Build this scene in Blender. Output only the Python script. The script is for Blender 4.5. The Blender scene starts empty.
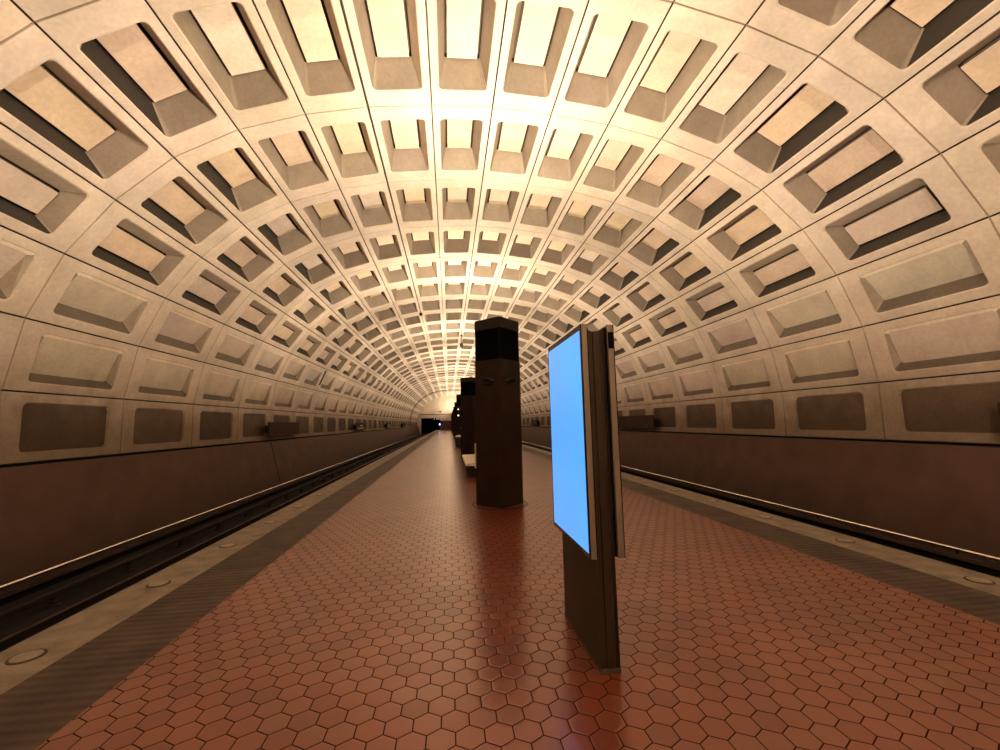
import bpy, bmesh, math, random
from mathutils import Vector, Matrix
random.seed(7)
scene = bpy.context.scene
col = scene.collection
S = 2.9
# ------------------------------------------------------------------ helpers
def link(o, parent=None):
    col.objects.link(o)
    if parent is not None: o.parent = parent
    return o
def mesh_obj(name, bm, mats, parent=None, smooth=False, loc=None):
    me = bpy.data.meshes.new(name); bm.normal_update(); bm.to_mesh(me); bm.free()
    for m in (mats if isinstance(mats, (list, tuple)) else [mats]): me.materials.append(m)
    if smooth:
        for p in me.polygons: p.use_smooth = True
        try: me.set_sharp_from_angle(angle=math.radians(35))
        except Exception: pass
    o = bpy.data.objects.new(name, me)
    if loc is not None: o.location = loc
    return link(o, parent)
def tag(o, label, cat, group=None):
    o['label'] = label; o['category'] = cat
    if group: o['group'] = group
    return o
def thing(name, label, cat, loc=(0, 0, 0), group=None, rz=0):
    o = bpy.data.objects.new(name, None); o.empty_display_size = .2
    o.location = loc; o.rotation_euler = (0, 0, rz)
    link(o); return tag(o, label, cat, group)
def struct(name, bm, mats, smooth=False):
    o = mesh_obj(name, bm, mats, None, smooth); o['kind'] = 'structure'; return o
def box(bm, x0, x1, y0, y1, z0, z1, bev=0, mat=0):
    r = bmesh.ops.create_cube(bm, size=1)
    vs = r['verts']
    bmesh.ops.scale(bm, vec=(x1 - x0, y1 - y0, z1 - z0), verts=vs)
    bmesh.ops.translate(bm, vec=((x0 + x1) / 2, (y0 + y1) / 2, (z0 + z1) / 2), verts=vs)
    fs = set(f for v in vs for f in v.link_faces)
    for f in fs: f.material_index = mat
    if bev:
        es = list(set(e for v in vs for e in v.link_edges))
        bmesh.ops.bevel(bm, geom=es, offset=bev, segments=2, profile=.5, affect='EDGES')
def prism(bm, pts, h0, h1, axis='z', mat=0):
    """extrude 2-D outline: axis z -> pts are (x,y); axis y -> pts are (x,z)"""
    def P(p, h): return (p[0], p[1], h) if axis == 'z' else (p[0], h, p[1])
    a = [bm.verts.new(P(p, h0)) for p in pts]; b = [bm.verts.new(P(p, h1)) for p in pts]
    n = len(pts); fs = []
    for i in range(n):
        fs.append(bm.faces.new((a[i], a[(i + 1) % n], b[(i + 1) % n], b[i])))
    fs.append(bm.faces.new(a[::-1])); fs.append(bm.faces.new(b))
    for f in fs: f.material_index = mat
    bmesh.ops.recalc_face_normals(bm, faces=fs)
    return fs
def lathe(bm, prof, seg=24, c=(0, 0, 0), axis='z', cap=True):
    rings = []
    for r, h in prof:
        ring = []
        for i in range(seg):
            a = 2 * math.pi * i / seg
            if axis == 'z': p = (c[0] + r * math.cos(a), c[1] + r * math.sin(a), c[2] + h)
            else: p = (c[0] + r * math.cos(a), c[1] + h, c[2] + r * math.sin(a))
            ring.append(bm.verts.new(p))
        rings.append(ring)
    fs = []
    for A, B in zip(rings, rings[1:]):
        for i in range(seg):
            fs.append(bm.faces.new((A[i], A[(i + 1) % seg], B[(i + 1) % seg], B[i])))
    if cap: fs.append(bm.faces.new(rings[0][::-1])); fs.append(bm.faces.new(rings[-1]))
    bmesh.ops.recalc_face_normals(bm, faces=fs)
def tube(bm, pts, r, seg=10):
    rings = []
    for i, p in enumerate(pts):
        p = Vector(p)
        d = (Vector(pts[min(i + 1, len(pts) - 1)]) - Vector(pts[max(i - 1, 0)])).normalized()
        u = d.orthogonal().normalized() if abs(d.z) > .9 else d.cross(Vector((0, 0, 1))).normalized()
        w = d.cross(u).normalized()
        rings.append([bm.verts.new(p + u * r * math.cos(2 * math.pi * k / seg) + w * r * math.sin(2 * math.pi * k / seg)) for k in range(seg)])
    fs = []
    for A, B in zip(rings, rings[1:]):
        for k in range(seg): fs.append(bm.faces.new((A[k], A[(k + 1) % seg], B[(k + 1) % seg], B[k])))
    fs.append(bm.faces.new(rings[0][::-1])); fs.append(bm.faces.new(rings[-1]))
    bmesh.ops.recalc_face_normals(bm, faces=fs)
ORD = ('first second third fourth fifth sixth seventh eighth ninth tenth eleventh twelfth thirteenth fourteenth fifteenth sixteenth '
       'seventeenth eighteenth nineteenth twentieth').split() + ['twenty-' + w for w in 'first second third fourth fifth sixth seventh eighth ninth'.split()] + ['thirtieth']

# ------------------------------------------------------------------ materials
def new_mat(name):
    m = bpy.data.materials.new(name); m.use_nodes = True
    nt = m.node_tree; b = nt.nodes['Principled BSDF']
    return m, nt, b
def N(nt, t, **kw):
    n = nt.nodes.new(t)
    for k, v in kw.items(): setattr(n, k, v)
    return n
def simple(name, c, rough=.5, metal=0, noise=.15, scale=6, bump=0, bscale=60, spec=.5):
    """plain surface with a blotchy procedural variation of its colour"""
    m, nt, b = new_mat(name)
    tc = N(nt, 'ShaderNodeTexCoord'); nz = N(nt, 'ShaderNodeTexNoise'); nz.inputs['Scale'].default_value = scale
    nz.inputs['Detail'].default_value = 6
    nt.links.new(tc.outputs['Object'], nz.inputs['Vector'])
    r = N(nt, 'ShaderNodeMapRange'); r.inputs['From Min'].default_value = .3; r.inputs['From Max'].default_value = .7
    r.inputs['To Min'].default_value = 1 - noise; r.inputs['To Max'].default_value = 1 + noise
    nt.links.new(nz.outputs['Fac'], r.inputs['Value'])
    v = N(nt, 'ShaderNodeVectorMath', operation='SCALE'); v.inputs[0].default_value = c
    nt.links.new(r.outputs['Result'], v.inputs['Scale']); nt.links.new(v.outputs['Vector'], b.inputs['Base Color'])
    b.inputs['Roughness'].default_value = rough; b.inputs['Metallic'].default_value = metal
    b.inputs['Specular IOR Level'].default_value = spec
    if bump:
        n2 = N(nt, 'ShaderNodeTexNoise'); n2.inputs['Scale'].default_value = bscale; n2.inputs['Detail'].default_value = 4
        nt.links.new(tc.outputs['Object'], n2.inputs['Vector'])
        bp = N(nt, 'ShaderNodeBump'); bp.inputs['Strength'].default_value = bump; bp.inputs['Distance'].default_value = .01
        nt.links.new(n2.outputs['Fac'], bp.inputs['Height']); nt.links.new(bp.outputs['Normal'], b.inputs['Normal'])
    return m
def emit(name, c, s):
    m, nt, b = new_mat(name)
    b.inputs['Base Color'].default_value = (*c, 1); b.inputs['Emission Color'].default_value = (*c, 1); b.inputs['Emission Strength'].default_value = s
    return m

# concrete of the vault: per-face tint (dust, soot, panel shade, painted light) times blotchy stains
def concrete(name, base, rough):
    m, nt, b = new_mat(name)
    tc = N(nt, 'ShaderNodeTexCoord'); at = N(nt, 'ShaderNodeVertexColor', layer_name='Tint')
    n1 = N(nt, 'ShaderNodeTexNoise'); n1.inputs['Scale'].default_value = 1.3; n1.inputs['Detail'].default_value = 8; n1.inputs['Roughness'].default_value = .62
    n2 = N(nt, 'ShaderNodeTexNoise'); n2.inputs['Scale'].default_value = 14; n2.inputs['Detail'].default_value = 5
    for n in (n1, n2): nt.links.new(tc.outputs['Object'], n.inputs['Vector'])
    r1 = N(nt, 'ShaderNodeMapRange'); r1.inputs[1].default_value = .3; r1.inputs[2].default_value = .7; r1.inputs[3].default_value = .84; r1.inputs[4].default_value = 1.1
    r2 = N(nt, 'ShaderNodeMapRange'); r2.inputs[1].default_value = .3; r2.inputs[2].default_value = .7; r2.inputs[3].default_value = .92; r2.inputs[4].default_value = 1.05
    nt.links.new(n1.outputs['Fac'], r1.inputs[0]); nt.links.new(n2.outputs['Fac'], r2.inputs[0])
    mu = N(nt, 'ShaderNodeMath', operation='MULTIPLY'); nt.links.new(r1.outputs[0], mu.inputs[0]); nt.links.new(r2.outputs[0], mu.inputs[1])
    v1 = N(nt, 'ShaderNodeVectorMath', operation='SCALE'); nt.links.new(at.outputs['Color'], v1.inputs[0]); nt.links.new(mu.outputs[0], v1.inputs['Scale'])
    # grime: the lowest panels are browner and blotchier
    sp = N(nt, 'ShaderNodeSeparateXYZ'); nt.links.new(tc.outputs['Object'], sp.inputs[0])
    n3 = N(nt, 'ShaderNodeTexNoise'); n3.inputs['Scale'].default_value = 2.2; n3.inputs['Detail'].default_value = 7; nt.links.new(tc.outputs['Object'], n3.inputs['Vector'])
    zz = N(nt, 'ShaderNodeMath', operation='MULTIPLY_ADD'); zz.inputs[1].default_value = 1.6; nt.links.new(n3.outputs['Fac'], zz.inputs[0]); nt.links.new(sp.outputs[2], zz.inputs[2])
    gr = N(nt, 'ShaderNodeMapRange', interpolation_type='SMOOTHSTEP'); gr.inputs[1].default_value = 2.0; gr.inputs[2].default_value = 4.0; nt.links.new(zz.outputs[0], gr.inputs[0])
    cm = N(nt, 'ShaderNodeMix', data_type='RGBA'); cm.inputs[6].default_value = (base[0] * .52, base[1] * .48, base[2] * .42, 1); cm.inputs[7].default_value = (*base, 1); nt.links.new(gr.outputs[0], cm.inputs[0])
    v2 = N(nt, 'ShaderNodeVectorMath', operation='MULTIPLY'); nt.links.new(cm.outputs[2], v2.inputs[1]); nt.links.new(v1.outputs[0], v2.inputs[0])
    nt.links.new(v2.outputs[0], b.inputs['Base Color']); b.inputs['Roughness'].default_value = rough
    bp = N(nt, 'ShaderNodeBump'); bp.inputs['Strength'].default_value = .25; bp.inputs['Distance'].default_value = .02
    nt.links.new(n2.outputs['Fac'], bp.inputs['Height']); nt.links.new(bp.outputs['Normal'], b.inputs['Normal'])
    return m
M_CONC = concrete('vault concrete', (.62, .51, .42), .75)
M_ENDW = simple('end wall concrete', (.58, .49, .40), .75, noise=.14, scale=.5)

# hexagonal quarry tiles
def hex_tiles():
    W = .1535; x0, y0 = -.941, 2.3625; r3 = math.sqrt(3)
    m, nt, b = new_mat('hexagonal red quarry tile'); L = nt.links.new
    tc = N(nt, 'ShaderNodeTexCoord')
    ma = N(nt, 'ShaderNodeVectorMath', operation='MULTIPLY_ADD'); ma.inputs[1].default_value = (1 / W, 1 / W, 0)
    ma.inputs[2].default_value = (-x0 / W + .5 + 400, -y0 / W + r3 / 2 + 400 * r3, .5)
    L(tc.outputs['Object'], ma.inputs[0])
    def cell(src):
        md = N(nt, 'ShaderNodeVectorMath', operation='MODULO'); md.inputs[1].default_value = (1, r3, 1); L(src, md.inputs[0])
        sb = N(nt, 'ShaderNodeVectorMath', operation='SUBTRACT'); sb.inputs[1].default_value = (.5, r3 / 2, .5); L(md.outputs[0], sb.inputs[0])
        return sb.outputs[0]
    a = cell(ma.outputs[0])
    sh = N(nt, 'ShaderNodeVectorMath', operation='SUBTRACT'); sh.inputs[1].default_value = (.5, r3 / 2, 0); L(ma.outputs[0], sh.inputs[0])
    c = cell(sh.outputs[0])
    la = N(nt, 'ShaderNodeVectorMath', operation='LENGTH'); L(a, la.inputs[0])
    lc = N(nt, 'ShaderNodeVectorMath', operation='LENGTH'); L(c, lc.inputs[0])
    lt = N(nt, 'ShaderNodeMath', operation='LESS_THAN'); L(la.outputs['Value'], lt.inputs[0]); L(lc.outputs['Value'], lt.inputs[1])
    g = N(nt, 'ShaderNodeMix', data_type='VECTOR'); L(lt.outputs[0], g.inputs[0]); L(c, g.inputs[4]); L(a, g.inputs[5])
    G = g.outputs[1]
    ab = N(nt, 'ShaderNodeVectorMath', operation='ABSOLUTE'); L(G, ab.inputs[0])
    sx = N(nt, 'ShaderNodeSeparateXYZ'); L(ab.outputs[0], sx.inputs[0])
    dt = N(nt, 'ShaderNodeVectorMath', operation='DOT_PRODUCT'); dt.inputs[1].default_value = (.5, r3 / 2, 0); L(ab.outputs[0], dt.inputs[0])
    mx = N(nt, 'ShaderNodeMath', operation='MAXIMUM'); L(sx.outputs[0], mx.inputs[0]); L(dt.outputs['Value'], mx.inputs[1])
    # slightly worn joint lines
    tile = N(nt, 'ShaderNodeMapRange', interpolation_type='SMOOTHSTEP'); tile.inputs[1].default_value = .489; tile.inputs[2].default_value = .468
    L(mx.outputs[0], tile.inputs[0])
    idv = N(nt, 'ShaderNodeVectorMath', operation='SUBTRACT'); L(ma.outputs[0], idv.inputs[0]); L(G, idv.inputs[1])
    wn = N(nt, 'ShaderNodeTexWhiteNoise', noise_dimensions='2D')
    sn = N(nt, 'ShaderNodeVectorMath', operation='SNAP'); sn.inputs[1].default_value = (.25, .25, 1); 
    ad = N(nt, 'ShaderNodeVectorMath', operation='ADD'); ad.inputs[1].default_value = (.1, .1, 0); L(idv.outputs[0], ad.inputs[0]); L(ad.outputs[0], sn.inputs[0]); L(sn.outputs[0], wn.inputs['Vector'])
    ramp = N(nt, 'ShaderNodeValToRGB'); e = ramp.color_ramp.elements
    e[0].position = 0; e[0].color = TILE[0]; e[1].position = 1; e[1].color = TILE[2]
    k = ramp.color_ramp.elements.new(.5); k.color = TILE[1]
    L(wn.outputs['Value'], ramp.inputs[0])
    nz = N(nt, 'ShaderNodeTexNoise'); nz.inputs['Scale'].default_value = 1.1; nz.inputs['Detail'].default_value = 7; L(tc.outputs['Object'], nz.inputs['Vector'])
    r = N(nt, 'ShaderNodeMapRange'); r.inputs[1].default_value = .3; r.inputs[2].default_value = .7; r.inputs[3].default_value = .8; r.inputs[4].default_value = 1.15; L(nz.outputs['Fac'], r.inputs[0])
    sc = N(nt, 'ShaderNodeVectorMath', operation='SCALE'); L(ramp.outputs[0], sc.inputs[0]); L(r.outputs[0], sc.inputs['Scale'])
    mix = N(nt, 'ShaderNodeMix', data_type='RGBA'); L(tile.outputs[0], mix.inputs[0]); mix.inputs[6].default_value = (.030, .012, .008, 1); L(sc.outputs[0], mix.inputs[7])
    L(mix.outputs[2], b.inputs['Base Color'])
    rr = N(nt, 'ShaderNodeMapRange'); rr.inputs[3].default_value = .8; rr.inputs[4].default_value = FLOOR_ROUGH; L(tile.outputs[0], rr.inputs[0]); L(rr.outputs[0], b.inputs['Roughness'])
    dome = N(nt, 'ShaderNodeMapRange', interpolation_type='SMOOTHSTEP'); dome.inputs[1].default_value = .5; dome.inputs[2].default_value = .38; L(mx.outputs[0], dome.inputs[0])
    n3 = N(nt, 'ShaderNodeTexNoise'); n3.inputs['Scale'].default_value = 40; n3.inputs['Detail'].default_value = 4; L(tc.outputs['Object'], n3.inputs['Vector'])
    hs = N(nt, 'ShaderNodeMath', operation='MULTIPLY_ADD'); hs.inputs[1].default_value = .05; L(n3.outputs['Fac'], hs.inputs[0]); L(dome.outputs[0], hs.inputs[2])
    bp = N(nt, 'ShaderNodeBump'); bp.inputs['Strength'].default_value = .3; bp.inputs['Distance'].default_value = .003; L(hs.outputs[0], bp.inputs['Height']); L(bp.outputs['Normal'], b.inputs['Normal'])
    sw = N(nt, 'ShaderNodeMath', operation='MULTIPLY'); sw.inputs[1].default_value = .6; L(tile.outputs[0], sw.inputs[0]); L(sw.outputs[0], b.inputs['Specular IOR Level'])
    cw = N(nt, 'ShaderNodeMath', operation='MULTIPLY'); cw.inputs[1].default_value = .9; L(tile.outputs[0], cw.inputs[0]); L(cw.outputs[0], b.inputs['Coat Weight']); b.inputs['Coat Roughness'].default_value = .17; b.inputs['Coat IOR'].default_value = 1.5
    L(bp.outputs['Normal'], b.inputs['Coat Normal'])
    return m
TILE = [(.155, .037, .016, 1), (.19, .047, .020, 1), (.185, .060, .027, 1)]
FLOOR_ROUGH = .34
M_HEX = hex_tiles()

# ribbed / dotted warning strip
def tactile():
    m, nt, b = new_mat('dark ribbed warning strip'); L = nt.links.new
    tc = N(nt, 'ShaderNodeTexCoord'); sp = N(nt, 'ShaderNodeSeparateXYZ'); L(tc.outputs['Object'], sp.inputs[0])
    def wave(sock, pitch):
        mu = N(nt, 'ShaderNodeMath', operation='MULTIPLY'); mu.inputs[1].default_value = 2 * math.pi / pitch; L(sock, mu.inputs[0])
        s = N(nt, 'ShaderNodeMath', operation='SINE'); L(mu.outputs[0], s.inputs[0]); return s.outputs[0]
    wy = wave(sp.outputs[1], .09); wx = wave(sp.outputs[0], .045)
    ad = N(nt, 'ShaderNodeMath', operation='MULTIPLY_ADD'); ad.inputs[1].default_value = .0; L(wx, ad.inputs[0]); L(wy, ad.inputs[2])
    nz = N(nt, 'ShaderNodeTexNoise'); nz.inputs['Scale'].default_value = 3; nz.inputs['Detail'].default_value = 8; L(tc.outputs['Object'], nz.inputs['Vector'])
    a2 = N(nt, 'ShaderNodeMath', operation='MULTIPLY_ADD'); a2.inputs[1].default_value = .13; L(ad.outputs[0], a2.inputs[0]); L(nz.outputs['Fac'], a2.inputs[2])
    rp = N(nt, 'ShaderNodeValToRGB'); e = rp.color_ramp.elements; e[0].position = .25; e[0].color = (.030, .0185, .0145, 1); e[1].position = .8; e[1].color = (.098, .066, .050, 1)
    L(a2.outputs[0], rp.inputs[0]); L(rp.outputs[0], b.inputs['Base Color']); b.inputs['Roughness'].default_value = .6
    bp = N(nt, 'ShaderNodeBump'); bp.inputs['Strength'].default_value = .2; bp.inputs['Distance'].default_value = .004; L(ad.outputs[0], bp.inputs['Height']); L(bp.outputs['Normal'], b.inputs['Normal'])
    return m
M_TACT = tactile()
M_GRAN = simple('granite edge', (.20, .162, .125), .55, noise=.32, scale=5, bump=.15, bscale=120)
def parapet_mat(joint):
    m = simple('brown stained parapet', (.122, .074, .057), .6, noise=.13, scale=1.6, bump=.12, bscale=50, spec=.15)
    y_joint = 19.98 if joint else 300
    nt = m.node_tree; b = nt.nodes['Principled BSDF']; L = nt.links.new
    # one open construction joint across the wall panels, and a tone that darkens towards the foot
    tc = N(nt, 'ShaderNodeTexCoord'); sp = N(nt, 'ShaderNodeSeparateXYZ'); L(tc.outputs['Object'], sp.inputs[0])
    sb = N(nt, 'ShaderNodeMath', operation='SUBTRACT'); sb.inputs[1].default_value = y_joint; L(sp.outputs[1], sb.inputs[0])
    pp = N(nt, 'ShaderNodeMath', operation='ABSOLUTE'); L(sb.outputs[0], pp.inputs[0])
    j = N(nt, 'ShaderNodeMapRange'); j.inputs[1].default_value = .03; j.inputs[2].default_value = .07; j.inputs[3].default_value = .25; j.inputs[4].default_value = 1; L(pp.outputs[0], j.inputs[0])
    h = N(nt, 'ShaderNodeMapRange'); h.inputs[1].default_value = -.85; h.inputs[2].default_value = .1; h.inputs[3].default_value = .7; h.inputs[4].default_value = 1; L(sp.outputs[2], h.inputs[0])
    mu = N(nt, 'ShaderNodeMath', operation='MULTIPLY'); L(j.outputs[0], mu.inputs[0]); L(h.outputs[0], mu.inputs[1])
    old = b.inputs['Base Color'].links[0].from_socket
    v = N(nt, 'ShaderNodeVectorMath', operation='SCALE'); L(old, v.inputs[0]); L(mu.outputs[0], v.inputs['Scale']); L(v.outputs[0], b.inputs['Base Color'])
    return m
M_PARA = parapet_mat(True); M_PARA_R = parapet_mat(False)
M_CURB = simple('dark brown curb', (.060, .036, .027), .6, noise=.25, scale=3)
M_BED = simple('sooty track bed', (.009, .0065, .006), .9, noise=.4, scale=4, bump=.6, bscale=25)
M_SIDE = simple('dark platform side', (.018, .012, .010), .8, noise=.3, scale=3)
M_STEEL = simple('worn rail steel', (.38, .30, .25), .32, 1, noise=.2, scale=8)
M_RUST = simple('rusty rail side', (.020, .012, .010), .7, .1, noise=.3, scale=10)
M_BRIGHT = simple('bright polished metal line', (1.0, .93, .87), .16, 1, noise=.05, scale=3)
M_BRONZE = simple('dark bronze panel', (.034, .020, .012), .5, .1, noise=.25, scale=2.5, bump=.05, bscale=30, spec=.22)
M_BRONZE2 = simple('dark bronze cap', (.024, .015, .010), .5, .3, noise=.2, scale=4)
M_BLACK = simple('near black louvre', (.006, .0045, .004), .7, 0, noise=.2, scale=6, spec=.1)
M_SEAM = simple('dark seam', (.012, .008, .006), .7, 0, noise=.1)  # very dark brown of seams, base plates, rings, brackets and housings
M_POST = simple('totem dark bronze', (.046, .030, .019), .42, .4, noise=.15, scale=3)
M_CASE = simple('totem tan metal case', (.25, .205, .168), .4, .5, noise=.06, scale=5)
M_PLINTH = simple('totem base edge', (.10, .07, .05), .5, .3, noise=.1)
M_BEZEL = simple('black glass bezel', (.006, .006, .007), .18, 0, noise=.1)
M_SIGN = simple('brown sign plate', (.068, .037, .026), .7, 0, noise=.18, scale=3, spec=.15)
M_LETTER = simple('pale lettering', (.75, .62, .40), .5, 0, noise=.1)
M_SEAT = simple('pale stone seat', (.62, .57, .47), .45, 0, noise=.08, scale=6)
M_LEGS = simple('bench support', (.06, .045, .035), .6, .2, noise=.1)
M_RING = simple('lamp metal rim', (.065, .05, .036), .5, .4, noise=.1)
M_LENS = simple('frosted lamp lens', (.25, .205, .16), .4, 0, noise=.25, scale=30)
M_CONDUIT = simple('grey conduit', (.06, .055, .048), .5, .4, noise=.15)
M_BIN = simple('purple black bin', (.03, .022, .035), .5, 0, noise=.1)
M_LID = simple('pale bin lid', (.85, .8, .74), .35, 0, noise=.05)
M_TUN = simple('black tunnel', (.004, .0035, .0035), .9, 0, noise=.1)
M_RIB = simple('dark expansion rib', (.22, .16, .115), .8, 0, noise=.15, scale=2)

# screen: plain cloudy blue picture
def screen_mat():
    m, nt, b = new_mat('blue lit screen'); L = nt.links.new
    tc = N(nt, 'ShaderNodeTexCoord'); nz = N(nt, 'ShaderNodeTexNoise'); nz.inputs['Scale'].default_value = 1.6; nz.inputs['Detail'].default_value = 3
    L(tc.outputs['Object'], nz.inputs['Vector'])
    rp = N(nt, 'ShaderNodeValToRGB'); e = rp.color_ramp.elements
    e[0].position = .36; e[0].color = (.125, .375, .90, 1); e[1].position = .66; e[1].color = (.105, .42, 1, 1)
    L(nz.outputs['Fac'], rp.inputs[0]); L(rp.outputs[0], b.inputs['Emission Color']); b.inputs['Emission Strength'].default_value = 1.0
    b.inputs['Base Color'].default_value = (.01, .02, .04, 1); b.inputs['Roughness'].default_value = .3
    return m
M_SCREEN = screen_mat()

# ------------------------------------------------------------------ coffered vault
PX = [0, 0.48161178, 0.9651749, 1.42240854, 1.88794828, 2.30711195, 2.65664454, 2.93705807, 3.12562966, 3.21022624, 3.2014689]
PZ = [2.51581383, 2.49090905, 2.43803008, 2.3393423, 2.17973093, 1.93383933, 1.59298661, 1.19332669, 0.74575261, 0.27018538, -0.2074597]
PX = [v * S for v in PX]; PZ = [(v + .56588444) * S for v in PZ]
YR1 = 2.99621742 * S; PIT = 2.9
K0, K1 = -8, 35
YEND = YR1 + K1 * PIT; YBACK = YR1 + K0 * PIT
# per row from the crown down: opening u0,u1; panel u0,u1; panel v inset; depth at the upper / lower edge; kind
ROWS = [(.115, .885, .235, .765, .245, .54, .54, 1)] * 5 + [
        (.12, .88, .26, .76, .235, .44, .44, 1), (.125, .872, .30, .745, .205, .28, .30, 1),
        (.14, .86, .195, .69, .18, .045, .25, 2), (.14, .87, .19, .735, .17, .038, .17, 2), (.145, .868, .165, .848, .149, .045, .06, 3)]
def build_vault():
    V = []; F = []; T = []; SM = []
    rnd = random.Random(3)
    def rr(u0, u1, v0, v1, r, Lu, Lv, n):
        """rounded rectangle in metres, 4*(n+1) points"""
        a0, a1, b0, b1 = u0 * Lu, u1 * Lu, v0 * Lv, v1 * Lv; out = []
        for cx, cy, s in ((a1 - r, b1 - r, 0), (a0 + r, b1 - r, 1), (a0 + r, b0 + r, 2), (a1 - r, b0 + r, 3)):
            for i in range(n + 1):
                t = math.pi / 2 * (s + i / n); out.append((cx + r * math.cos(t), cy + r * math.sin(t)))
        return out
    for k in range(K0, K1):
        y0 = YR1 + k * PIT
        n = 5 if k < 9 else 2
        for j in range(10):
            o0, o1, p0, p1, iv, dt, db, kind = ROWS[j]
            for sg in (-1, 1):
                A = Vector((sg * PX[j], y0, PZ[j])); B = Vector((sg * PX[j + 1], y0, PZ[j + 1]))
                e = B - A; Lu = e.length; e.normalize(); vy = Vector((0, 1, 0))
                nin = e.cross(vy)
                if nin.dot(Vector((0, 0, 1.5)) - (A + B) / 2 + Vector((0, y0, 0))) < 0: nin = -nin
                flip = e.cross(vy).dot(nin) < 0
                def W(u, v, d): return A + e * u + vy * v - nin * d
                def face(ids, t, want=None):
                    a = V[ids[0]]; nn = (Vector(V[ids[1]]) - Vector(a)).cross(Vector(V[ids[2]]) - Vector(a))
                    F.append(ids); T.append(t)
                def addv(P): V.append(tuple(P)); return len(V) - 1
                def oriented(ids, t):
                    F.append(ids[::-1] if flip else ids); T.append(t)
                b0 = rnd.uniform(.94, 1.05)
                warm = rnd.uniform(-.03, .03)
                ft = (b0, b0 * (1 - abs(warm) * .5), b0 * (1 - warm))
                low = 1.0
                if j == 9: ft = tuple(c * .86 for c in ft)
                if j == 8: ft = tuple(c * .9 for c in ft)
                gi = .016
                oc = [(Lu - gi, PIT - gi), (gi, PIT - gi), (gi, gi), (Lu - gi, gi)]
                gc = [(Lu, PIT), (0, PIT), (0, 0), (Lu, 0)]
                O = [addv(W(u, v, 0)) for u, v in oc]; Gv = [addv(W(u, v, .035)) for u, v in gc]
                for i in range(4):
                    i2 = (i + 1) % 4
                    dark = (.75, .08, .9, .8)[i]          # open long joints, painted dark facing up and lit facing down; ring joints pale
                    oriented([Gv[i], Gv[i2], O[i2], O[i]], tuple(c * dark for c in ft))
                R0 = rr(o0, o1, .14, .86, (.10 if kind != 3 else .13), Lu, PIT, n)
                dip = .02
                H = [addv(W(u, v, 0)) for u, v in R0]
                m = n + 1
                for c in range(4):
                    for i in range(n): oriented([O[c], H[c * m + i + 1], H[c * m + i]], ft)
                    c2 = (c + 1) % 4
                    oriented([O[c], O[c2], H[c2 * m], H[c * m + n]], ft)
                # flared walls down to the bottom of the pocket
                R1 = rr(p0, p1, iv, 1 - iv, (.03 if kind == 1 else .06 if kind == 2 else .10), Lu, PIT, n)
                def dep(u, extra=0):
                    f = (u / Lu - p0) / (p1 - p0); f = max(0, min(1, f)); return dt + (db - dt) * f + extra
                # soft lip
                R05 = [((a[0] * .88 + b_[0] * .12), (a[1] * .88 + b_[1] * .12)) for a, b_ in zip(R0, R1)]
                Lp = [addv(W(u, v, .018 if kind != 3 else .008)) for u, v in R05]
                I = [addv(W(u, v, dep(u))) for u, v in R1]
                cnt = 4 * m
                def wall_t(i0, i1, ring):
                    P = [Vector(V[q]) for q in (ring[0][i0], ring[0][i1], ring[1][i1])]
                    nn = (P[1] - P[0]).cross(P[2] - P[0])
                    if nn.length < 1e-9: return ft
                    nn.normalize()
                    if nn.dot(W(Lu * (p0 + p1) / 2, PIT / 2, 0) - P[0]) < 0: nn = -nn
                    if kind == 3: return tuple(c * (1.45 if nn.z < -.25 else .85) for c in ft)  # down-facing edges tinted bright, light painted into the colour
                    if kind == 2 and nn.z < -.2 and abs(nn.y) < .25: return tuple(c * 1.45 for c in ft)  # down-facing top wall painted brighter to read as lit
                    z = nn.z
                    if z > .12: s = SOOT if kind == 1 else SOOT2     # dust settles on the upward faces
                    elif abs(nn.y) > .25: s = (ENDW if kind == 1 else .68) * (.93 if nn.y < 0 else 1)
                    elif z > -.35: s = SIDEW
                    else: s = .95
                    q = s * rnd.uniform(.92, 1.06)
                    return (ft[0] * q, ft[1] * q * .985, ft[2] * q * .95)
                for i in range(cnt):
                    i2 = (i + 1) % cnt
                    oriented([H[i], H[i2], Lp[i2], Lp[i]], tuple(c * (LIP if kind > 1 and R0[i][0] < Lu * .5 else 1) for c in ft))  # upper lips of the low rows painted as catching light
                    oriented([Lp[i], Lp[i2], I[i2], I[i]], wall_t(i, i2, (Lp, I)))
                if kind == 1:
                    # dark gap, then the acoustic panel standing in it
                    E = [addv(W(u, v, dep(u, .09))) for u, v in R1]
                    for i in range(cnt):
                        i2 = (i + 1) % cnt
                        oriented([I[i], I[i2], E[i2], E[i]], (.1, .09, .08))
                    oriented(E, (.12, .11, .1))
                    g, gv = .05, .025
                    q = [(p1 * Lu - g, PIT * (1 - iv) - gv), (p0 * Lu + g, PIT * (1 - iv) - gv), (p0 * Lu + g, PIT * iv + gv), (p1 * Lu - g, PIT * iv + gv)]
                    tone = rnd.choice([(1.0, .95, .86), (1.0, .97, .92), (1.0, .94, .90), (1.03, .98, .86), (1.0, 1.0, 1.02)])
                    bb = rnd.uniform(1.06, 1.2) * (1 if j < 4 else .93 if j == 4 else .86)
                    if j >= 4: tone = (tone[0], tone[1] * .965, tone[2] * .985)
                    pt = tuple(c * bb for c in tone)
                    a = [addv(W(u, v, dep(u, -.035))) for u, v in q]; b_ = [addv(W(u, v, dep(u, .09))) for u, v in q]
                    oriented(a, pt)
                    for i in range(4): oriented([b_[i], b_[(i + 1) % 4], a[(i + 1) % 4], a[i]], tuple(c * .55 for c in ft))
                else:
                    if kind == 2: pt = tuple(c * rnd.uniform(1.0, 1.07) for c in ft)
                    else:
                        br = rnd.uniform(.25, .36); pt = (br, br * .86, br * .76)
                    oriented(I, pt)
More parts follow.
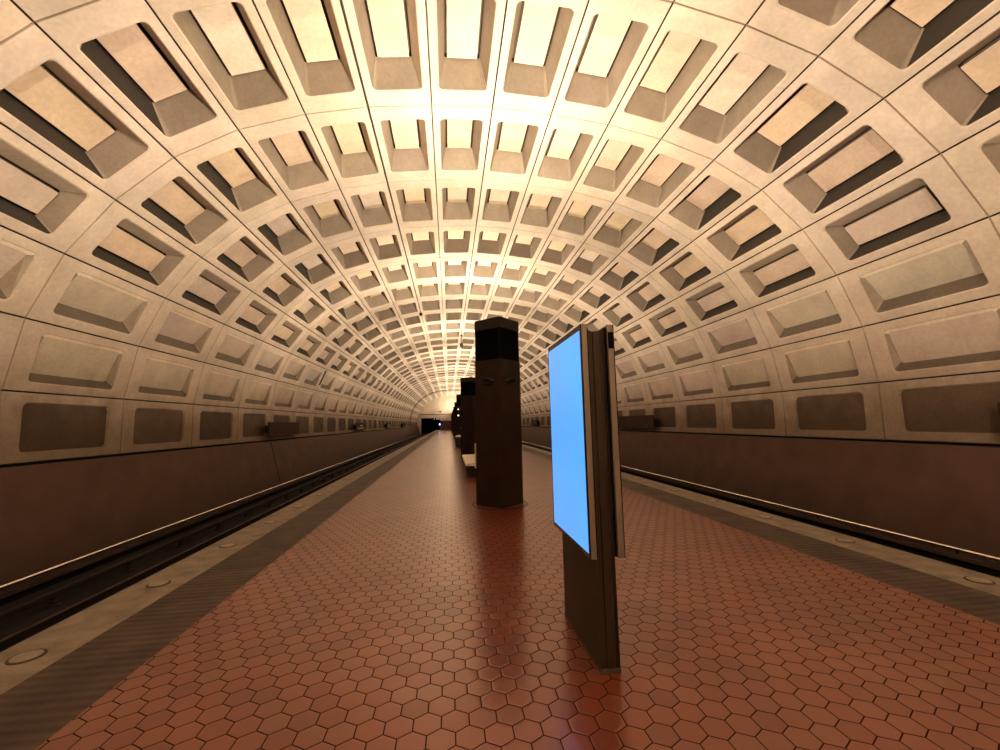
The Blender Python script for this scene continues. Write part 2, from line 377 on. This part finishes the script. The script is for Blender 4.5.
    me = bpy.data.meshes.new('ceiling'); me.from_pydata(V, [], F)
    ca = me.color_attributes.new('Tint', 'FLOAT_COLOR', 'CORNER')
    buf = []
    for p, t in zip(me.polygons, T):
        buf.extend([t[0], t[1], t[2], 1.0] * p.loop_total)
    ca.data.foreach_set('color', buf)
    me.materials.append(M_CONC); me.update()
    o = link(bpy.data.objects.new('ceiling', me)); o['kind'] = 'structure'
    return o
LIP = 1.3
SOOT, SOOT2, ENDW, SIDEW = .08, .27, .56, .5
build_vault()

# end walls
def end_wall(name, y, portals, facing):
    bm = bmesh.new()
    zt = 3.1
    arch = [(PX[i], PZ[i]) for i in range(8)]
    xs = PX[8] - .0
    top = [(-a, b) for a, b in arch[::-1]] + arch[1:]
    f = (zt - PZ[9]) / (PZ[8] - PZ[9])
    poly = [(-9.25, zt), (-PX[8], PZ[8])] + top + [(PX[8], PZ[8]), (9.25, zt)]
    segs = [(-9.32, -8.3), (-3.4, 3.4), (8.3, 9.32)] if portals else [(-9.32, 9.32)]
    prism(bm, poly, y, y + .3, 'y')
    for a, b in segs: box(bm, a, b, y, y + .3, -1.2, zt)
    return struct(name, bm, M_ENDW)
end_wall('wall_far', YEND, True, -1)
end_wall('wall_back', YBACK - .3, False, 1)
bm = bmesh.new()
for sx in (-1, 1):   # dark running tunnels behind the portals
    a, b = sorted((sx * 3.38, sx * 8.32))
    box(bm, a - .1, a, YEND + .3, YEND + 14, -1.2, 3.2); box(bm, b, b + .1, YEND + .3, YEND + 14, -1.2, 3.2)
    box(bm, a, b, YEND + .3, YEND + 14, 3.12, 3.2); box(bm, a, b, YEND + 14, YEND + 14.1, -1.2, 3.2); box(bm, a, b, YEND + .3, YEND + 14, -1.25, -1.15)
struct('wall_tunnel', bm, M_TUN)
bm = bmesh.new(); box(bm, -3.38, 3.38, YEND - .12, YEND, 0, 2.4); struct('wall_platform_end', bm, M_PARA)
bm = bmesh.new(); box(bm, -8.9, 8.9, YEND - .18, YEND, 3.95, 4.2); struct('trim_1', bm, M_RIB)
bm = bmesh.new()   # dark expansion rib across the vault near the far end
yr = YR1 + 28 * PIT
pr = [(-PX[i], PZ[i]) for i in range(10, 0, -1)] + [(PX[i], PZ[i]) for i in range(0, 11)]
for (a, b) in zip(pr, pr[1:]):
    ca, cb = Vector((a[0], 0, a[1])), Vector((b[0], 0, b[1]))
    ia, ib = ca * .994, cb * .994
    vs = [bm.verts.new((p.x, yy, p.z)) for yy in (yr - .9, yr + .9) for p in (ca, cb, ib, ia)]
    for q in ((3, 2, 6, 7), (0, 3, 7, 4), (1, 2, 6, 5), (0, 1, 2, 3), (4, 5, 6, 7)): bm.faces.new([vs[i] for i in q])
bmesh.ops.remove_doubles(bm, verts=bm.verts, dist=1e-4); bmesh.ops.recalc_face_normals(bm, faces=bm.faces)
struct('trim_2', bm, M_RIB)

# parapets, curbs, track beds, platform
PAR = [(9.75, .93), (9.22, .93), (9.22, .995), (9.10, .985), (8.60, -.90), (8.60, -1.2), (9.75, -1.2)]
for nm, sx in (('wall_left', -1), ('wall_right', 1)):
    bm = bmesh.new(); prism(bm, [(sx * a, b) for a, b in PAR], YBACK, YEND, 'y'); struct(nm, bm, M_PARA if sx < 0 else M_PARA_R)
    bm = bmesh.new(); a, b = sorted((sx * 8.2, sx * 8.6)); box(bm, a, b, YBACK, YEND, -1.03, -.93, .01); struct('trim_%d' % (7 if sx < 0 else 8), bm, M_CURB)
    bm = bmesh.new(); a, b = sorted((sx * 8.34, sx * 8.6)); box(bm, a, b, YBACK, YEND, -1.2, -1.03); struct('trim_%d' % (9 if sx < 0 else 10), bm, M_BED)
for i, sx in enumerate((-1, 1)):
    bm = bmesh.new(); a, b = sorted((sx * 4.15, sx * 8.25)); box(bm, a, b, YBACK, YEND + .3, -1.3, -1.15)
    struct('floor_track_' + ('left', 'right')[i], bm, M_BED)
bm = bmesh.new(); box(bm, -4.2, 4.2, YBACK, YEND, -1.3, -.14); struct('floor_platform_base', bm, M_SIDE)
bm = bmesh.new(); box(bm, -3.189, 3.189, YBACK, YEND, -.14, 0); struct('floor', bm, M_HEX)
for i, (sx, a, b, mt) in enumerate([(-1, 3.189, 3.854, M_TACT), (1, 3.189, 3.854, M_TACT), (-1, 3.854, 4.395, M_GRAN), (1, 3.854, 4.395, M_GRAN)]):
    bm = bmesh.new(); p, q = sorted((sx * a, sx * b)); box(bm, p, q, YBACK, YEND, -.14, 0); struct('trim_%d' % (3 + i), bm, mt)

# ------------------------------------------------------------------ lighting pylons
HD = .472
def diamond(r): return [(0, -r), (r, 0), (0, r), (-r, 0)]
def make_pylon():
    t = thing('lighting_pylon', '', 'pylon')
    bm = bmesh.new(); prism(bm, diamond(HD), .02, 2.92)
    es = [e for e in bm.edges if abs(e.verts[0].co.z - e.verts[1].co.z) > 1]
    bmesh.ops.bevel(bm, geom=es, offset=.012, segments=2, affect='EDGES')
    mesh_obj('shaft', bm, M_BRONZE, t)
    bm = bmesh.new()
    for a in range(4):     # open corner seams of the cladding
        v = diamond(HD + .001)[a]; box(bm, v[0] - .006, v[0] + .006, v[1] - .006, v[1] + .006, .03, 2.915)
    mesh_obj('corner_seam', bm, M_SEAM, t)
    bm = bmesh.new(); prism(bm, diamond(HD + .006), 0, .035); mesh_obj('base_plate', bm, M_SEAM, t)
    bm = bmesh.new(); lathe(bm, [(.565, 0), (.565, .004), (.54, .005), (.54, .001)], 48, cap=False); mesh_obj('base_ring', bm, M_SEAM, t)
    bm = bmesh.new(); prism(bm, diamond(HD - .07), 2.92, 3.57)
    ds = diamond(HD - .012)
    for i in range(4):     # louvre fins on each face
        p, q = Vector((*ds[i], 0)), Vector((*ds[(i + 1) % 4], 0)); nf = 15
        d = (q - p).normalized(); o = Vector((d.y, -d.x, 0))
        for k in range(nf + 1):
            c = p.lerp(q, k / nf); w = .006
            pts = [c - d * w, c + d * w, c + d * w - o * .05, c - d * w - o * .05]
            prism(bm, [(v.x, v.y) for v in pts], 2.92, 3.57)
    mesh_obj('louver', bm, M_BLACK, t)
    bm = bmesh.new(); prism(bm, diamond(HD), 3.56, 3.60); outer, inner = diamond(HD), diamond(HD - .05)
    for i in range(4):
        j = (i + 1) % 4; prism(bm, [outer[i], outer[j], inner[j], inner[i]], 3.60, 3.775)
    mesh_obj('cap', bm, M_BRONZE2, t)
    bm = bmesh.new(); prism(bm, diamond(HD - .06), 3.60, 3.68); mesh_obj('lamp_tray', bm, M_LAMP, t)
    for i in range(4):     # a loudspeaker hood in each face
        p, q = Vector((*diamond(HD)[i], 0)), Vector((*diamond(HD)[(i + 1) % 4], 0)); c = (p + q) / 2; d = (q - p).normalized(); o = Vector((d.y, -d.x, 0))
        bm = bmesh.new(); n = 12
        prof = [(.17 * math.cos(math.pi * 2 * k / n), .075 * math.sin(math.pi * 2 * k / n)) for k in range(n)]
        A = [bm.verts.new(c + d * a + o * .0 + Vector((0, 0, 2.47 + b))) for a, b in prof]
        B = [bm.verts.new(c + d * a * .8 + o * .035 + Vector((0, 0, 2.468 + b * .8))) for a, b in prof]
        C_ = [bm.verts.new(c + d * a * .55 + o * .012 + Vector((0, 0, 2.45 + b * .55))) for a, b in prof]
        for R, Q in ((A, B), (B, C_)):
            for k in range(n): bm.faces.new((R[k], R[(k + 1) % n], Q[(k + 1) % n], Q[k]))
        bm.faces.new(C_); bmesh.ops.recalc_face_normals(bm, faces=bm.faces)
        sp = mesh_obj('speaker', bm, M_SPK, t, True)
    return t
M_LAMP = emit('uplight tubes', (1, .86, .62), 3)
M_SPK = simple('dark speaker hood', (.022, .014, .010), .45, .2, noise=.1)
def dup(root):
    r = root.copy(); link(r)
    for ch in list(root.children):
        c = ch.copy(); link(c, r)
        for g in list(ch.children): d = g.copy(); link(d, c)
    return r
PY = [8.49, 19.5, 30.75, 42.2, 53.3, 64.4, 75.5, 86.6, 97.7, 106.5]  # last pylon added out of sight to brighten the far end wall
POWER, TILT, LCOL = 850, math.radians(45), (1, .85, .625)
PLAB = ['tall dark bronze square pylon with black louvred top, nearest the camera on the red tiles',
        'second dark pylon from the camera, louvred top showing just left of the nearest pylon',
        'third dark pylon from the camera, with small white lights on its left edge']
base = make_pylon(); pyl = []
for i, y in enumerate(PY):
    o = base if i == 0 else dup(base)
    pyl.append(o)
for i, y in enumerate(PY):
    pyl[i].location = (-.025, y, 0)
    tag(pyl[i], PLAB[i] if i < 3 else '%s dark pylon from the camera, a far silhouette in the platform row' % ORD[i], 'pylon', 'lighting pylons along the platform')  # the added, unseen last pylon shares the far label
# small white lights on the third pylon
M_WHITE = emit('small white light', (1, .86, .66), 3)
for z, r in ((2.66, .045), (2.21, .055), (1.33, .035)):
    bm = bmesh.new(); bmesh.ops.create_uvsphere(bm, u_segments=12, v_segments=8, radius=r)
    bmesh.ops.scale(bm, vec=(1, .8, .8), verts=bm.verts); bmesh.ops.translate(bm, vec=(-.33 if z > 2 else -.14, -.18 if z > 2 else -.36, z), verts=bm.verts)
    o = mesh_obj('pylon_light', bm, M_WHITE, pyl[2], True); o['label'] = 'small glowing white light'
# lamps lying in the pylon tops, tilted to either side of the vault (and those of the pylons behind the viewer)
for i, y in enumerate([-13.6, -2.6] + PY):
    for sx in (-1, 1):
        L = bpy.data.lights.new('pylon_uplight', 'AREA'); L.shape = 'RECTANGLE'; L.size = .12; L.size_y = .4
        L.energy = POWER; L.color = LCOL
        o = bpy.data.objects.new('pylon_uplight', L); o.location = (-.025 + sx * .09, y, 3.725)
        o.rotation_euler = Vector((sx * math.sin(TILT), 0, math.cos(TILT))).to_track_quat('-Z', 'Y').to_euler()
        link(o)

# ------------------------------------------------------------------ display totem
t = thing('display_totem', 'freestanding two-sided advertising totem with glowing blue screen on the tiles', 'display', (0, 0, 0))
bm = bmesh.new()
x0, x1, y0, y1 = -.072, .060, 2.764, 3.60
xs = [(-.072, 0), (-.056, 0), (-.052, .012), (-.026, .012), (-.022, .004), (.028, .004), (.034, .012), (.048, .012), (.052, 0), (.060, 0)]
pts = [(x, y0 + d) for x, d in xs] + [(x, y1 - d) for x, d in xs[::-1]]
fs = prism(bm, pts, .03, 2.285)
for v in bm.verts:     # saddle-shaped top
    if v.co.z > 2: v.co.z = 2.272 + .03 * ((v.co.x + .006) / .066) ** 2
mesh_obj('post', bm, M_POST, t)
bm = bmesh.new(); box(bm, x0 - .004, x1 + .004, y0 - .004, y1 + .004, 0, .03, .003); mesh_obj('base_plinth', bm, M_PLINTH, t)
bm = bmesh.new(); bmesh.ops.create_uvsphere(bm, u_segments=10, v_segments=6, radius=.006); bmesh.ops.translate(bm, vec=(.035, y0 + .01, .86), verts=bm.verts)
mesh_obj('lock', bm, M_BLACK, t)
def display(xa, xb, face, zt, notch):
    Y0, Y1, Z0 = 2.735, 3.69, .725
    bm = bmesh.new(); back = xb if face < 0 else xa
    f0 = xa if face < 0 else xb
    box(bm, min(xa, xb), max(xa, xb), Y0, Y1, Z0, zt, .004)
    c = mesh_obj('display_case', bm, M_CASE, t)
    bm = bmesh.new(); box(bm, f0 - .006, f0 + .006, Y0 + .001, Y1 - .001, Z0 + .001, zt - .001, .003); mesh_obj('bezel', bm, M_BEZEL, c)
    bm = bmesh.new(); s = f0 + face * .0065; box(bm, s - .001, s + .001, Y0 + .022, Y1 - .03, Z0 + .035, zt - .045); q = mesh_obj('screen', bm, M_SCREEN, c); q['label'] = 'plain glowing blue screen'
    bm = bmesh.new(); g = back + (.006 if face < 0 else -.006); box(bm, min(back, back + (.012 if face < 0 else -.012)) , max(back, back + (.012 if face < 0 else -.012)), Y0 + .02, Y1 - .02, Z0 + .005, zt - .02); mesh_obj('mounting_rail', bm, M_BLACK, c)
    if notch:
        bm = bmesh.new(); box(bm, min(xa, xb) + .004, max(xa, xb) - .002, Y0 - .002, Y0 + .02, 2.145, 2.262, .001); mesh_obj('side_vent', bm, M_BLACK, c)
display(-.116, -.074, -1, 2.322, False)
display(.074, .118, 1, 2.318, True)

# ------------------------------------------------------------------ bench and bin
t = thing('platform_bench', 'pale stone bench with thin upright end panel, just behind the nearest pylon', 'bench', (0, 0, 0))
bm = bmesh.new(); box(bm, -.565, .24, 12.46, 15.9, .36, .45, .012); mesh_obj('seat', bm, M_SEAT, t)
bm = bmesh.new(); box(bm, -.29, .24, 12.40, 12.46, .30, 1.03, .01); mesh_obj('end_panel', bm, M_SEAT, t)
for y in (12.9, 14.2, 15.5):
    bm = bmesh.new(); box(bm, -.42, .1, y - .1, y + .1, 0, .362, .008); mesh_obj('pedestal', bm, M_LEGS, t)
t = thing('litter_bin', 'dark round litter bin with pale lid, far along the row of pylons', 'bin', (-.36, 29.2, 0))
bm = bmesh.new(); lathe(bm, [(.2, 0), (.24, .03), (.25, .66), (.24, .68)], 20); mesh_obj('body', bm, M_BIN, t, True)
bm = bmesh.new(); lathe(bm, [(.25, .68), (.255, .71), (.2, .79), (.08, .82)], 20); mesh_obj('lid', bm, M_LID, t, True)

# ------------------------------------------------------------------ platform edge lamps
def make_lamp():
    t = thing('edge_lamp', '', 'lamp')
    bm = bmesh.new(); n = 28
    lathe(bm, [(.105, .0), (.105, .004), (.088, .006), (.088, .002)], n); mesh_obj('rim', bm, M_RING, t)
    bm = bmesh.new(); lathe(bm, [(.086, .0), (.086, .0065), (.06, .008)], n); mesh_obj('lens', bm, M_LENS, t)
    return t
lamp0 = make_lamp(); first = True
for side, sx in (('left', -1), ('right', 1)):
    for k in range(30):
        o = lamp0 if first else dup(lamp0); first = False
        o.location = (sx * 4.13, 3.63 + 1.385 * k, 0)
        tag(o, '%s round lamp from the camera in the %s granite platform edge' % (ORD[k], side), 'lamp', 'round edge lamps in the %s granite strip' % side)

# ------------------------------------------------------------------ wall signs
def sign(side, ya, yb, z0, z1, label, letters):
    sx = -1 if side == 'left' else 1; X = sx * 9.02
    t = thing('station_sign', label, 'sign', (X, (ya + yb) / 2, (z0 + z1) / 2), 'brown signs on the %s vault wall' % side)
    h = (yb - ya) / 2; v = (z1 - z0) / 2
    bm = bmesh.new(); box(bm, -.035, .035, -h, h, -v, v, .008); mesh_obj('sign_plate', bm, M_SIGN, t)
    for y in (-h * .8, h * .8):
        bm = bmesh.new(); a, b = sorted((sx * .03, sx * .30)); box(bm, a, b, y - .05, y + .05, -v * .5, v * .5); mesh_obj('bracket', bm, M_SEAM, t)
    if letters:
        bm = bmesh.new(); s = -sx * .037
        a, b = sorted((s, s - sx * .004))
        box(bm, a, b, -h * .2, h * .35, v * .02, v * .38); box(bm, a, b, -h * .7, h * .7, -v * .62, -v * .42)
        mesh_obj('lettering', bm, M_LETTER, t)
sign('left', 19.5, 23.2, 1.22, 1.86, 'nearest brown sign on the left wall, blank towards the camera', False)
sign('left', 36.9, 40.8, 1.22, 1.86, 'second brown sign along the left wall, with pale lettering', True)
sign('left', 54.5, 58.3, 1.22, 1.86, 'third brown sign along the left wall, small with pale lettering', True)
sign('left', 72.3, 76, 1.22, 1.86, 'farthest brown sign along the left wall, a small dark mark', False)
sign('right', 2.4, 6.38, 1.18, 1.82, 'brown sign on the right wall cut off by the right picture edge', False)
sign('right', 19.3, 24.3, 1.18, 1.86, 'brown sign on the right wall just right of the totem', False)
sign('right', 46.5, 50, 1.18, 1.86, 'small far brown sign on the right wall between pylon and totem', False)

# ------------------------------------------------------------------ rails, metal line, third rail
for side, sx in (('left', -1), ('right', 1)):
    bm = bmesh.new(); tube(bm, [(sx * 8.235, y, -.845) for y in (YBACK + .1, YEND - .1)], .036, 14)
    tag(mesh_obj('metal_line', bm, M_BRIGHT, None, True), 'long bright metal line running along the foot of the %s brown wall' % side, 'rail', 'bright metal lines at the wall feet')
    bm = bmesh.new()
    for y in [YBACK + 1 + 2.9 * k for k in range(42)]: box(bm, sx * 8.25 - .012, sx * 8.25 + .012, y - .015, y + .015, -.935, -.86)
    m = bpy.data.objects[-1] if False else None
    br = mesh_obj('bracket', bm, M_RUST, [o for o in col.objects if o.name.startswith('metal_line')][-1 if sx > 0 else 0])
    t = thing('running_rail', 'steel running rail in the %s track trench' % side, 'rail', (sx * 6.72, 0, -1.15))
    bm = bmesh.new(); P = [(-.065, 0), (.065, 0), (.065, .012), (.012, .03), (.012, .115), (.036, .125), (.036, .15), (-.036, .15), (-.036, .125), (-.012, .115), (-.012, .03), (-.065, .012)]
    prism(bm, P, YBACK + .1, YEND + 6, 'y'); mesh_obj('rail_body', bm, M_RUST, t)
    bm = bmesh.new(); box(bm, -.03, .03, YBACK + .1, YEND + 6, .15, .156); mesh_obj('rail_head', bm, M_STEEL, t)
    t = thing('third_rail', 'dark third rail on insulators, beyond the running rail in the %s trench' % side, 'rail', (sx * 7.38, 0, -1.15))
    bm = bmesh.new(); box(bm, -.05, .05, YBACK + .1, YEND - .2, .14, .24, .02); mesh_obj('conductor', bm, M_RUST, t)
    for k in range(24):
        bm = bmesh.new(); lathe(bm, [(.09, 0), (.09, .03), (.05, .05), (.07, .08), (.045, .1), (.045, .142)], 12, (0, 3 + 1.6 * k * 1.0, 0)); mesh_obj('insulator', bm, M_SIDE, t)

# ------------------------------------------------------------------ conduits, hanging speaker, far lights
t = thing('ceiling_conduit', 'dark conduit running along the vault joint left of the crown', 'conduit')
def prof_in(i, off, sg=-1):
    p = Vector((sg * PX[i], 0, PZ[i])); c = Vector((0, 0, -.5)); return p + (c - p).normalized() * off
p = prof_in(2, .02)
bm = bmesh.new(); tube(bm, [(p.x, y, p.z) for y in (YBACK, 8, 26.1)], .022, 10); mesh_obj('pipe', bm, M_CONDUIT, t, True)
bm = bmesh.new(); box(bm, p.x - .09, p.x + .09, 26.0, 26.25, p.z - .13, p.z + .02, .01); mesh_obj('junction_box', bm, M_CONDUIT, t)
yy = YR1 + 6 * PIT
q = [prof_in(i, .03) for i in (7, 8)]; a, b = q[0], q[1]
bm = bmesh.new(); p0_ = a.lerp(b, -.25) if False else a.lerp(b, .05); p1_ = a.lerp(b, .75)
tube(bm, [(p0_.x, yy, p0_.z), (p1_.x, yy, p1_.z)], .035, 10)
tag(mesh_obj('wall_cable', bm, M_CONDUIT, None, True), 'short dark cable on a ring joint low on the left vault', 'cable')
t = thing('hanging_camera', 'small dark camera hanging on a rod from the crown of the vault', 'camera', (.02, 33.5, 0))
bm = bmesh.new(); lathe(bm, [(.09, 8.9), (.09, 8.85), (.02, 8.83), (.02, 8.2)], 12); mesh_obj('rod', bm, M_CONDUIT, t)
bm = bmesh.new(); lathe(bm, [(.05, 8.24), (.13, 8.17), (.15, 8.0), (.12, 7.9), (.05, 7.84)], 16); mesh_obj('camera_housing', bm, M_CONDUIT, t, True)
M_BLUE = emit('blue signal light', (.22, .32, 1.0), 7)
t = thing('signal_lamp', 'small glowing blue lamp on a post at the far left end of the platform', 'lamp', (-3.45, YEND - 2.2, 0))
bm = bmesh.new(); lathe(bm, [(.09, 0), (.09, .03), (.035, .05), (.035, 1.25)], 12); mesh_obj('lamp_post', bm, M_BIN, t)
bm = bmesh.new(); lathe(bm, [(.1, 1.25), (.14, 1.30), (.14, 1.62), (.1, 1.68)], 16); mesh_obj('lamp_head', bm, M_BLUE, t, True)
for i, x in enumerate((-4.9, -4.25, -3.75)):
    bm = bmesh.new(); bmesh.ops.create_uvsphere(bm, u_segments=12, v_segments=8, radius=.075); bmesh.ops.scale(bm, vec=(1, 1, .8), verts=bm.verts)
    o = mesh_obj('tunnel_light', bm, M_WHITE, None, True, (x, YEND + .9, 2.86))
    tag(o, '%s of three tiny white lights in the top of the far left tunnel mouth' % ('leftmost', 'middle', 'rightmost')[i], 'light', 'white lights in the tunnel mouth')
t = thing('wall_camera', 'small dark camera on the far end wall above the tunnel mouth', 'camera', (-3.3, YEND, 4.75))
bm = bmesh.new(); box(bm, -.05, .05, -.25, 0, -.04, .04); mesh_obj('bracket', bm, M_SEAM, t)
bm = bmesh.new(); box(bm, -.22, .22, -.55, -.2, -.16, .12, .03); mesh_obj('housing', bm, M_SEAM, t)

# ------------------------------------------------------------------ camera, world, colour
f_px = 409.27; pt, yw, rl = [math.radians(v) for v in (6.60438801, -7.18099997, 1.14740654)]
cy, sy, cp, sp_, cr, sr = math.cos(yw), math.sin(yw), math.cos(pt), math.sin(pt), math.cos(rl), math.sin(rl)
Rz = Matrix(((cy, sy, 0), (-sy, cy, 0), (0, 0, 1))); Rx = Matrix(((1, 0, 0), (0, cp, sp_), (0, -sp_, cp))); Ry = Matrix(((cr, 0, -sr), (0, 1, 0), (sr, 0, cr)))
R = Ry @ Rx @ Rz
cam = bpy.data.cameras.new('camera'); co = bpy.data.objects.new('camera', cam); link(co)
cam.sensor_width = 36; cam.lens = 36 * f_px / 1000; cam.clip_end = 400; cam.clip_start = .02
mw = Matrix((R[0], R[2], -R[1])).transposed().to_4x4(); mw.translation = Vector((-.35975289 * S, 0, .56588444 * S))
co.matrix_world = mw
scene.camera = co
w = bpy.data.worlds.new('world'); scene.world = w; w.use_nodes = True
w.node_tree.nodes['Background'].inputs[0].default_value = (.02, .015, .01, 1); w.node_tree.nodes['Background'].inputs[1].default_value = .3
scene.view_settings.view_transform = 'Standard'; scene.view_settings.look = 'Medium High Contrast'
scene.view_settings.exposure = 0; scene.view_settings.gamma = 1
scene.cycles.diffuse_bounces = 6; scene.cycles.max_bounces = 10; scene.cycles.sample_clamp_indirect = 6
